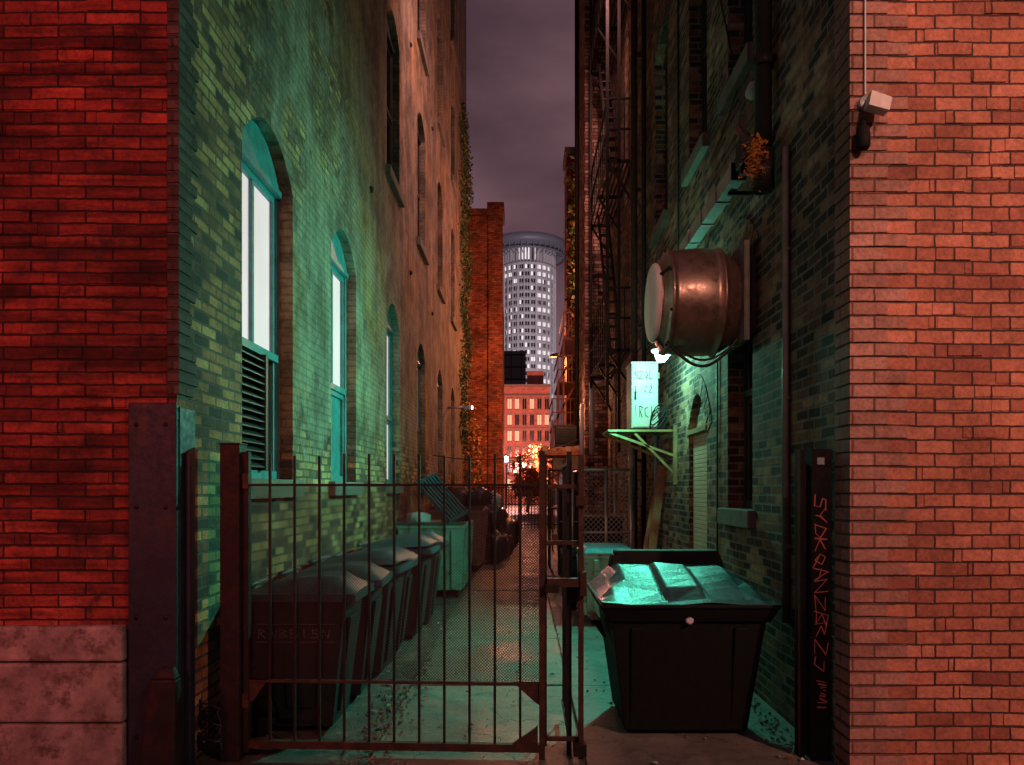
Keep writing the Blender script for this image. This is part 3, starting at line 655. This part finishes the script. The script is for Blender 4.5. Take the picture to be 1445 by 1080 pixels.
mb=MB(); mb.lathe((TX,TY,127.5),(0,0,1),[(0,TR),(1.2,20.3),(2.0,21.6),(4.8,21.6),(5.4,20.6),(6.2,14),(8.2,10),(8.6,0)],'tower_dk',72); 
mb.lathe((TX,TY,125.0),(0,0,1),[(0,19.6),(0,20.4),(.8,20.4),(.8,19.6),(0,19.6)],'tower_dk',72)
for c in range(40):
    a=2*math.pi*c/40; mb.bar((TX+14*math.cos(a),TY+14*math.sin(a),124),(TX+20*math.cos(a),TY+20*math.sin(a),125.5),.35,'tower_dk'); mb.bar((TX+20*math.cos(a),TY+20*math.sin(a),125.4),(TX+20.4*math.cos(a),TY+20.4*math.sin(a),128.8),.35,'tower_dk')
mb.build('crown',T,fixn=False)

# ================================================================= FOLIAGE
def leaves(pts,n,spread,size,mats,wts):
    m=MB()
    for i in range(n):
        p0=random.choice(pts); c=Vector((p0[0]+random.gauss(0,spread[0]),p0[1]+random.gauss(0,spread[1]),p0[2]+random.gauss(0,spread[2])))
        d1=Vector((U(-1,1),U(-1,1),U(-1,1))).normalized(); d2=d1.cross(Vector((U(-1,1),U(-1,1),U(-1,1)))).normalized(); s_=U(*size)
        m.face([c-d1*s_,c+d2*s_*.6,c+d1*s_,c-d2*s_*.6],random.choices(mats,wts)[0])
    return m
pts=[(-1.84+.1*math.sin(z*2.3)*.5,U(22,24.6),z) for z in [3+i*.09 for i in range(115)]]
m=leaves(pts,5600,(.05,.35,.18),(.025,.07),['ivy','ivy2'],[.85,.15])
m2=leaves([(-1.75,U(23.5,26),1+i*.08) for i in range(34)],2600,(.13,.5,.2),(.04,.09),['ivy2','ivy','orange_leaf'],[.4,.15,.45]); off=len(m.v)  # orange leaves put the sodium light into the lower ivy's colour
for fc,mi_ in zip(m2.f,m2.m): m.f.append(tuple(i+off for i in fc)); m.m.append(m.mi(m2.mats[mi_])); m.sm.append(False)
m.v+=m2.v
m.tube([(-1.88,24.2,0),(-1.87,24.0,4),(-1.88,24.3,9),(-1.88,24.1,13)],[.05,.04,.03,.01],'wood',6)
m.build('ivy',fixn=False)
m=leaves([(1.52,U(21.5,23.5),z) for z in [5+i*.1 for i in range(60)]],1600,(.08,.5,.2),(.04,.09),['ivy','ivy2'],[.7,.3]); m.tube([(1.62,22,0),(1.62,22.2,5),(1.6,22,11)],[.05,.04,.01],'wood',6); m.build('ivy',fixn=False)
def tree(name,x,y,h,sp,n,mats,w):
    cl=[(x+random.gauss(0,sp),y+random.gauss(0,sp),h*.62+random.gauss(0,h*.16)) for _ in range(26)]
    m=leaves(cl,n,(.28,.28,.25),(.06,.16),mats,w); m.tube([(x,y,0),(x+.1,y,h*.3),(x,y,h*.6)],[.13,.1,.04],'wood',7)
    for c in cl[:9]: m.tube([(x+.05,y,h*.35),((x+c[0])/2,(y+c[1])/2,h*.5),c],[.05,.03,.01],'wood',5)
    m.build(name,fixn=False)
tree('tree',1.9,66,5.6,.7,3600,['ivy2','orange_leaf'],[.6,.4])
tree('tree',.2,50,3.0,.4,2600,['ivy2','orange_leaf'],[.4,.6])
d=MB(); d.tube([(-1.45,60,0),(-1.45,60,3.8)],.06,'steel',8); d.lathe((-1.45,60,3.8),(0,0,1),[(0,0),(0,.12),(.25,.16),(.4,.1),(.42,0)],'lampblue',12); d.build('street_lamp')
for (x,y,z) in ((-.9,72,3.1),(.6,74,3.6),(1.6,70,2.6)):
    d=MB(); d.tube([(x,y,0),(x,y,z)],.05,'steel',8); d.lathe((x,y,z),(0,0,1),[(0,0),(0,.12),(.2,.14),(.3,0)],'lampwarm',12); d.build('street_lamp')

# ================================================================= GATE
G=empty('steel_gate',(-1.65,4.42,0)); G.rotation_euler=(0,0,math.radians(-2.6))
m=MB(); Wg=1.76
for i in range(12): 
    x=.142+.1485*i; m.bar((x,0,.10),(x,0,1.80+U(-.008,.008)),.014,'steel')
m.box(-.015,.02,-.02,.02,.04,1.82,'steel'); m.box(Wg-.022,Wg+.012,-.02,.02,.02,1.82,'rust')
m.box(.0,Wg,-.018,.018,.065,.11,'rust'); m.box(.02,Wg-.02,-.014,.014,.455,.47,'rust'); m.box(.02,Wg-.02,-.012,.012,1.615,1.63,'steel')
m.hexa([(Wg-.02,-.012,.47),(Wg-.02,.012,.47),(Wg-.17,.012,.47),(Wg-.17,-.012,.47)],[(Wg-.02,-.012,.34),(Wg-.02,.012,.34),(Wg-.05,.012,.36),(Wg-.05,-.012,.36)],'rust')
m.hexa([(.02,-.012,.47),(.02,.012,.47),(.13,.012,.47),(.13,-.012,.47)],[(.02,-.012,.34),(.02,.012,.34),(.04,.012,.34),(.04,-.012,.34)],'rust')
m.hexa([(Wg-.18,-.012,.11),(Wg-.18,.012,.11),(Wg-.03,.012,.11),(Wg-.03,-.012,.11)],[(Wg-.05,-.012,.20),(Wg-.05,.012,.20),(Wg-.03,.012,.22),(Wg-.03,-.012,.22)],'rust')
m.build('frame_and_pickets',G)
m=MB(); 
x0,x1,z0,z1=.02,Wg-.02,.47,1.615; H=z1-z0; W=x1-x0; pch=.0175; w=.0021
n=int((W+H)/pch)+1
for i in range(n):
    c=i*pch; a=(max(0,c-H),min(H,c)); b=(min(W,c),max(0,c-W))
    for sg in (0,1):
        q=[]
        for (u,v),dw in ((a,-w),(a,w),(b,w),(b,-w)):
            uu=u+dw*.7; uu=min(max(uu,0),W); vv=min(max(v+dw*.7,0),H); uu=W-uu if sg else uu
            q.append((x0+uu,.0195+sg*.0012,z0+vv))
        m.face(q,'mesh')
m.build('expanded_mesh',G,fixn=False)
m=MB(); 
m.box(-1.785,-1.67,4.36,4.48,0,1.86,'steel'); m.box(-1.79,-1.665,4.355,4.485,1.86,1.87,'steel')
for z in (.3,1.6): m.box(-1.67,-1.63,4.39,4.45,z,z+.09,'rust')
m.build('gate_post',bevel=.004)
m=MB()
m.box(.315,.345,4.33,4.36,.0,1.80,'rust'); m.box(.250,.280,4.40,4.43,.0,1.82,'steel')
for z in (1.60,1.27,.12): m.box(.125,.325,4.36,4.385,z,z+.025,'rust')
m.box(.13,.345,4.30,4.36,1.03,1.08,'rust'); m.box(.12,.20,4.28,4.33,1.0,1.05,'steel'); m.box(.32,.36,4.29,4.33,.98,1.12,'rust'); m.box(.30,.36,4.30,4.34,1.5,1.56,'rust'); m.box(.285,.36,4.3,4.37,.05,.12,'steel')
m.bar((.265,4.42,1.75),(.265,5.1,1.75),.025,'steel'); m.bar((.265,4.42,.15),(.265,5.1,.15),.025,'steel')
for i in range(5): m.bar((.265,4.5+.14*i,.1),(.265,4.5+.14*i,1.8),.014,'steel')
m.build('gate_latch_frame',bevel=.003)
m=MB(); m.box(1.605,1.645,4.36,4.42,0,1.83,'steel'); m.box(1.66,1.775,4.30,4.42,0,1.83,'steel'); m.box(1.645,1.66,4.38,4.41,.1,1.75,'rust')
text(m,'SYDKQANZBRZJ',1.680,1.56,.062,.083,.0065,4.297,'pink',vert=True,jit=.006)
for i in range(9): stroke(m,[(1.69+U(0,.03),.49-i*.018),(1.74,.485-i*.018)],.009,'pink',pos=4.296,jit=.008)
m.box(1.69,1.73,4.29,4.30,1.74,1.78,'white')
m.build('gate_post')

# ================================================================= BINS
def cart(y,body,lid,h=1.0,x0=-1.82,x1=-1.12,w=.60,yaw=0,logo=False,tilt=0):
    e=empty('wheeled_trash_bin',((x0+x1)/2,y+w/2,0)); e.rotation_euler=(0,0,yaw)
    hx=(x1-x0)/2; hy=w/2; m=MB()
    m.taper((-hx*.70,hx*.62,-hy*.74,hy*.74,.05),(-hx*.86,hx*.88,-hy*.93,hy*.93,h-.13),body)
    m.taper((-hx*.88,hx*.92,-hy*.97,hy*.97,h-.17),(-hx*.9,hx*.95,-hy,hy,h-.09),body)
    for s_ in (-1,1):
        m.taper((-hx*.2,hx*.3,s_*hy*.80-.012,s_*hy*.80+.012,.18),(-hx*.25,hx*.4,s_*hy*.915-.012,s_*hy*.915+.012,h-.30),body)
    m.taper((hx*.64,hx*.70,-hy*.4,hy*.4,.12),(hx*.86,hx*.92,-hy*.5,hy*.5,h-.25),body)
    if logo:
        text(m,'RNBBISN',-.24,h-.36,.068,.055,.008,-hy*.97,'sill')
        for zz in (h-.39,h-.275): m.box(-.26,.25,-hy*.975,-hy*.955,zz,zz+.005,'sill')
    for s_ in (-1,1): m.lathe((-hx*.72,s_*hy*.80,.13),(0,s_,0),[(-.02,0),(-.02,.12),(0,.13),(.05,.13),(.06,.11),(.06,0)],'plastic_bk',20)
    m.tube([(-hx*.72,-hy*.8,.13),(-hx*.72,hy*.8,.13)],.012,'galv',6)
    m.build('body',e,bevel=.018)
    m=MB()
    NX,NY=14,12; vs=[]
    for i in range(NX+1):
        for j in range(NY+1):
            u=i/NX; v=j/NY*2-1
            x=-hx*.95+u*hx*2.02; yy=v*hy*1.04
            z=h-.085+.09*(1-abs(v)**4)*(math.sin(min(1,u*1.25+.12)*math.pi*.5))*(1 if u<.75 else 1-((u-.75)/.25)**2*.85)+ (.022 if .2<abs(v)<.62 and .12<u<.85 else 0)+tilt*u*.1
            vs.append((x,yy,z))
    base=len(m.v); m.v+=vs
    for i in range(NX):
        for j in range(NY):
            q=base+i*(NY+1)+j; m.f.append((q,q+NY+1,q+NY+2,q+1)); m.m.append(m.mi(lid)); m.sm.append(True)
    m.box(-hx*.96,hx*1.08,-hy*1.05,-hy*.985,h-.125,h-.075,lid); m.box(-hx*.96,hx*1.08,hy*.985,hy*1.05,h-.125,h-.075,lid); m.box(hx*.99,hx*1.1,-hy*.985,hy*.985,h-.13,h-.078,lid)
    m.tube([(-hx*1.0,-hy*.8,h-.04),(-hx*1.0,hy*.8,h-.04)],.02,lid,8)
    m.build('lid',e)
    return e
cart(4.78,'plastic_dk','lid',1.0,logo=True)
cart(5.50,'plastic_br','lid',1.0,x0=-1.83,x1=-1.10,yaw=.03)
cart(6.22,'plastic_br','lid',1.02,x0=-1.8,x1=-1.06,yaw=-.07,tilt=.4)
cart(6.98,'plastic_dk','lid',1.0,x0=-1.8,x1=-1.08,yaw=.06)
cart(7.8,'plastic_br','lid',1.04,x0=-1.75,x1=-1.0,yaw=-.04,tilt=.5)
cart(8.55,'plastic_br','lid',1.06,x0=-1.72,x1=-.97,yaw=.03)
e=empty('wheeled_dumpster'); m=MB()
m.taper((.64,1.42,4.74,5.42,.06),(.54,1.50,4.60,5.52,.80),'plastic_bk'); m.taper((.52,1.52,4.58,5.54,.78),(.47,1.56,4.53,5.58,.87),'plastic_bk'); m.box(.465,1.565,4.52,5.59,.87,.895,'plastic_bk')
for x in (.70,1.34): m.taper((x-.03,x+.03,4.725,4.76,.12),(x-.04,x+.04,4.59,4.62,.74),'plastic_bk')
m.taper((.52,.50+.04,4.9,5.2,.62),(.44,.50,4.88,5.22,.74),'plastic_bk'); m.taper((1.5,1.54,4.9,5.2,.62),(1.53,1.60,4.88,5.22,.74),'plastic_bk')
for x in (.72,1.34):
    for y in (4.84,5.32): m.lathe((x-.02,y,.065),(1,0,0),[(0,0),(0,.04),(.045,.04),(.045,0)],'plastic_bk',16)
m.lathe((1.015,4.575,.79),(0,-1,.15),[(0,.026),(.012,.024),(.016,.018),(.016,0)],'cloth',16)
m.build('body',e,bevel=.015)
m=MB(); 
xs=[.475,.56,.66,.86,.895,1.10,1.135,1.38,1.47,1.555]; 
def lz(x,y): 
    ex=min(1,(x-.475)/.19,(1.555-x)/.19); ey=min(1,(y-4.525)/.62); h_=max(0,min(ex,ey)); c=.03 if .87<x<1.125 and y<5.2 and y>4.6 else 0
    return .897+.16*(h_**.9)+c+.012*math.sin(x*9+y*5)
ys=[4.525,4.58,4.70,4.82,4.95,5.05,5.15,5.3,5.5]
for i in range(len(xs)-1):
    for j in range(len(ys)-1):
        q=[(xs[i],ys[j]),(xs[i+1],ys[j]),(xs[i+1],ys[j+1]),(xs[i],ys[j+1])]; m.face([(x,y,lz(x,y)) for x,y in q],'lid')
m.box(.66,1.42,5.42,5.56,.98,1.15,'plastic_bk'); m.taper((.60,.70,5.40,5.57,.93),(.64,.70,5.42,5.56,1.12),'plastic_bk'); m.taper((1.38,1.48,5.40,5.57,.93),(1.38,1.43,5.42,5.56,1.12),'plastic_bk')
ob=m.build('lid',e,fixn=False)
bm=bmesh.new(); bm.from_mesh(ob.data); bmesh.ops.remove_doubles(bm,verts=bm.verts,dist=.0005); bmesh.ops.recalc_face_normals(bm,faces=bm.faces); bm.to_mesh(ob.data); bm.free()
b=ob.modifiers.new('bevel','BEVEL'); b.width=.012; b.segments=3; b.limit_method='ANGLE'; b.angle_limit=math.radians(14)
def dumpster(name,x0,x1,y0,y1,h,mat,lids=True,lidmat='plastic_bk'):
    e=empty(name); m=MB()
    m.taper((x0+.05,x1-.05,y0+.05,y1-.05,.12),(x0,x1,y0,y1,h-.06),mat); m.box(x0-.02,x1+.02,y0-.02,y1+.02,h-.06,h,mat)
    nx=max(2,int((x1-x0)/.3)); 
    for i in range(nx):
        x=x0+(x1-x0)*(i+.5)/nx; m.taper((x-.03,x+.03,y0+.01,y0+.06,.14),(x-.03,x+.03,y0-.035,y0+.01,h-.07),mat)
    for i in range(4):
        y=y0+(y1-y0)*(i+.5)/4
        for X,s_ in ((x1,1),(x0,-1)): m.taper((min(X-s_*.05,X-s_*.01),max(X-s_*.05,X-s_*.01),y-.03,y+.03,.14),(min(X,X+s_*.03),max(X,X+s_*.03),y-.03,y+.03,h-.07),mat)
    for x in (x0+.12,x1-.12):
        for y in (y0+.15,y1-.15): m.lathe((x-.02,y,.06),(1,0,0),[(0,0),(0,.06),(.04,.06),(.04,0)],'plastic_bk',14); m.box(x-.03,x+.03,y-.03,y+.03,.08,.13,'steel')
    if lids: m.taper((x0-.01,x1+.01,y0-.03,y1,h+.002),(x0+.03,x1-.03,y0+.05,y1,h+.06),lidmat)
    m.build('body',e,bevel=.008); return e
def blob(m,c,r,mat):
    bm=bmesh.new(); bmesh.ops.create_icosphere(bm,subdivisions=3,radius=1)
    off=len(m.v); ph=U(0,9)
    for v in bm.verts:
        co=v.co; k=1+.16*math.sin(co.x*7+ph)*math.sin(co.y*6+ph)+.10*math.sin(co.z*13+co.x*9+ph); m.v.append((c[0]+co.x*r[0]*k,c[1]+co.y*r[1]*k,c[2]+co.z*r[2]*k))
    for f_ in bm.faces: m.f.append(tuple(off+v.index for v in f_.verts)); m.m.append(m.mi(mat)); m.sm.append(True)
    bm.free()
dumpster('dumpster',.68,1.25,8.5,9.4,.86,'green_metal',lidmat='lid')
dumpster('dumpster',.50,.78,9.6,10.1,.78,'plastic_bk')
e=dumpster('dumpster',-1.84,-.87,10.8,12.5,1.08,'green_metal',lids=False)
m=MB(); m.face([(-1.8,10.85,1.02),(-.92,10.85,1.02),(-.92,12.4,1.02),(-1.8,12.4,1.02)],'bag'); m.box(-1.86,-.86,10.76,11.0,1.082,1.11,'lid')
m.build('fill_and_front_lid',e)
# ribbed lid tipped open, its underside turned to the alley mouth
m=MB()
A=Vector((-1.12,11.0,1.12)); dr=Vector((-.50,.10,.56)); wv=Vector((.26,.30,.14)); n=7
nv=dr.cross(wv).normalized()
if nv.y>0: nv=-nv
m.hexa([A,A+wv,A+wv-nv*.02,A-nv*.02],[A+dr,A+wv+dr,A+wv+dr-nv*.02,A+dr-nv*.02],'lid')
for i in range(n):
    a=A+wv*((i+.15)/n); b_=A+wv*((i+.6)/n)
    m.hexa([a,b_,b_+nv*.03,a+nv*.03],[a+dr,b_+dr,b_+dr+nv*.03,a+dr+nv*.03],'lid')
m.bar(A+dr-wv*.02,A+dr+wv*1.02,.05,'lid'); m.bar(A,A+wv,.05,'lid')
m.build('open_lid',e)
m=MB(); blob(m,(-1.58,11.1,1.16),(.17,.15,.10),'cloth'); blob(m,(-1.1,11.9,1.12),(.22,.25,.14),'bag'); m.build('trash_bag')
dumpster('dumpster',-1.8,-.80,14.2,16.0,1.2,'red_metal',lids=True)
m=MB(); 
for c,r in (((-1.3,14.8,1.4),(.35,.4,.22)),((-.9,15.0,1.42),(.25,.3,.2)),((-.62,15.6,.35),(.3,.3,.33)),((-1.5,15.4,1.42),(.3,.3,.2)),((-.7,16.6,.9),(.3,.4,.4)),((-1.2,17.6,.5),(.5,.5,.5)),((-.5,20,.4),(.4,.4,.4))): blob(m,c,r,'bag')
blob(m,(-.62,15.2,1.38),(.14,.2,.16),'cloth'); blob(m,(-.55,16.9,.3),(.3,.3,.3),'bag'); m.build('trash_bag')
m=MB(); m.box(-.75,-.45,16.6,17.2,0,.9,'wood'); m.box(-.72,-.5,19,19.5,0,.8,'wood'); m.box(-1.5,-1.0,21,21.6,0,1.1,'card'); m.build('wooden_crate',bevel=.01)
dumpster('dumpster',-1.7,-.85,24.9,26.5,1.2,'green_metal')
m=MB()
for k in range(5): m.tube([Vector((-1.83+.07*math.cos(a*1.1+k),4.33+.04*math.sin(a+k),.08+.03*i*.6+.02*math.sin(3*a+k))) for i,a in [(i,i*.6) for i in range(16)]],.006,'cable',5)
m.build('wire_coil')

# ================================================================= street lamps behind the camera (unseen fixtures, second post added)
d=MB(); d.tube([(-3.6,-1.4,0),(-3.6,-1.4,3.0)],.05,'steel',10); d.box(-4.2,-3.0,-1.5,-1.3,3.0,4.0,'steel')
for z in (3.15,3.5,3.85): d.tube([(-4.1,-1.27,z),(-3.1,-1.27,z)],.02,'neonred',8)
d.build('neon_sign')
def post_lamp(x,y,hx):
    d=MB(); d.tube([(x+.7,y-.4,0),(x+.7,y-.4,6.3),(x+.5,y-.3,6.75),(x+.2,y-.1,6.8)],.08,'steel',12); d.box(x-.2,x+.25,y-.2,y+.2,6.72,6.86,'steel'); d.box(x-.15,x+.2,y-.15,y+.15,6.69,6.72,'lampwarm'); d.build('street_lamp')
post_lamp(5.95,-3.0,0); post_lamp(2.0,-5.0,0)  # second post is added to carry the warm light on the fan
def bracket(x,y,z,xw):
    d=MB(); d.tube([(xw,y,z+.2),(x+.05,y,z+.25)],.03,'steel'); d.lathe((x,y,z+.25),(0,0,-1),[(0,.05),(.1,.16),(.12,.16)],'steel',14); d.build('wall_lamp')
bracket(1.15,11.4,10.4,RX); bracket(1.48,19.6,8.2,1.66); bracket(1.0,25.6,6.0,1.36)  # first bracket is added out of frame for the upper left wall light

# ================================================================= LIGHTS
def light(name,typ,loc,col,power,target=None,size=.1,angle=150,blend=1.0):
    l=bpy.data.lights.new(name,typ); l.color=col; l.energy=power
    if typ=='AREA': l.size=size
    else: l.shadow_soft_size=size
    if typ=='SPOT': l.spot_size=math.radians(angle); l.spot_blend=blend
    o=bpy.data.objects.new(name,l); o.location=loc; scene.collection.objects.link(o)
    if target is not None: o.rotation_euler=(Vector(target)-Vector(loc)).to_track_quat('-Z','Y').to_euler()
    return o
GREEN=(.09,1,.66)
light('mercury_flood_light','SPOT',(1.46,8.26,3.0),GREEN,680,target=(-1.9,7.3,1.7),size=.05,angle=160,blend=1.0)
light('mercury_lamp_glow','POINT',(1.40,8.15,2.94),(.26,1,.66),56,size=.06)
light('red_neon_light','SPOT',(-3.3,-1.1,3.5),(1,.13,.10),760,target=(-3.3,4.1,2.7),size=.4,angle=80)
light('street_lamp_light','SPOT',(5.95,-3.0,6.65),(1,.39,.28),3900,target=(3.2,4.1,2.8),size=.2,angle=64)
light('added_fan_warm_light','SPOT',(2.0,-5.0,6.6),(1,.50,.36),1500,target=(1.75,5.6,3.3),size=.2,angle=34)  # added warm spot that brightens the fan and the wall around it
light('added_left_wall_light','SPOT',(1.15,11.4,10.3),(1,.42,.36),1100,target=(-1.9,15.0,7.2),size=.1,angle=125)  # added out of frame to warm the upper left wall
light('alley_lamp_light','POINT',(1.48,19.6,8.0),(1,.38,.28),430,size=.1)
light('sodium_lamp_light','POINT',(1.0,25.6,5.85),(1,.30,.09),900,size=.1)
light('canopy_lamp_light','POINT',(.8,16.2,3.4),(1,.42,.22),50,size=.08)
light('far_street_light','POINT',(-.5,66,5),(1,.33,.24),16000,size=.3)
light('entrance_lamp_light','POINT',(-1.45,60,4.6),(.5,.7,1),300,size=.2)
light('added_tower_light','SPOT',(30,200,10),(1,.88,.92),1100000,target=(0,400,95),size=2,angle=40)  # added spot that brightens the tower stone

# ================================================================= SKY
w=bpy.data.worlds.new("World"); scene.world=w; w.use_nodes=True; t=w.node_tree; t.nodes.clear()
out=t.nodes.new('ShaderNodeOutputWorld'); bg=t.nodes.new('ShaderNodeBackground'); tc=t.nodes.new('ShaderNodeTexCoord')
mp=t.nodes.new('ShaderNodeMapping'); mp.inputs['Scale'].default_value=(1,1,2.6); t.links.new(tc.outputs['Generated'],mp.inputs[0])
nz=t.nodes.new('ShaderNodeTexNoise'); nz.inputs['Scale'].default_value=3.2; nz.inputs['Detail'].default_value=6; nz.inputs['Roughness'].default_value=.45; t.links.new(mp.outputs[0],nz.inputs['Vector'])
cr=t.nodes.new('ShaderNodeValToRGB'); cr.color_ramp.elements[0].position=.36; cr.color_ramp.elements[0].color=(.070,.037,.049,1); cr.color_ramp.elements[1].position=.64; cr.color_ramp.elements[1].color=(.165,.088,.105,1)
t.links.new(nz.outputs[0],cr.inputs[0]); t.links.new(cr.outputs[0],bg.inputs[0]); bg.inputs[1].default_value=1.0; t.links.new(bg.outputs[0],out.inputs[0])

# ================================================================= CAMERA
cam=bpy.data.cameras.new('camera'); co=bpy.data.objects.new('camera',cam); scene.collection.objects.link(co)
co.location=(0,0,1.6); co.rotation_euler=(math.radians(90),0,0); cam.sensor_width=36; cam.lens=26.16
cam.shift_x=-.0121; cam.shift_y=.1038; cam.clip_end=2000; cam.clip_start=.05
scene.camera=co
scene.view_settings.view_transform='Standard'; scene.view_settings.look='None'; scene.view_settings.exposure=0
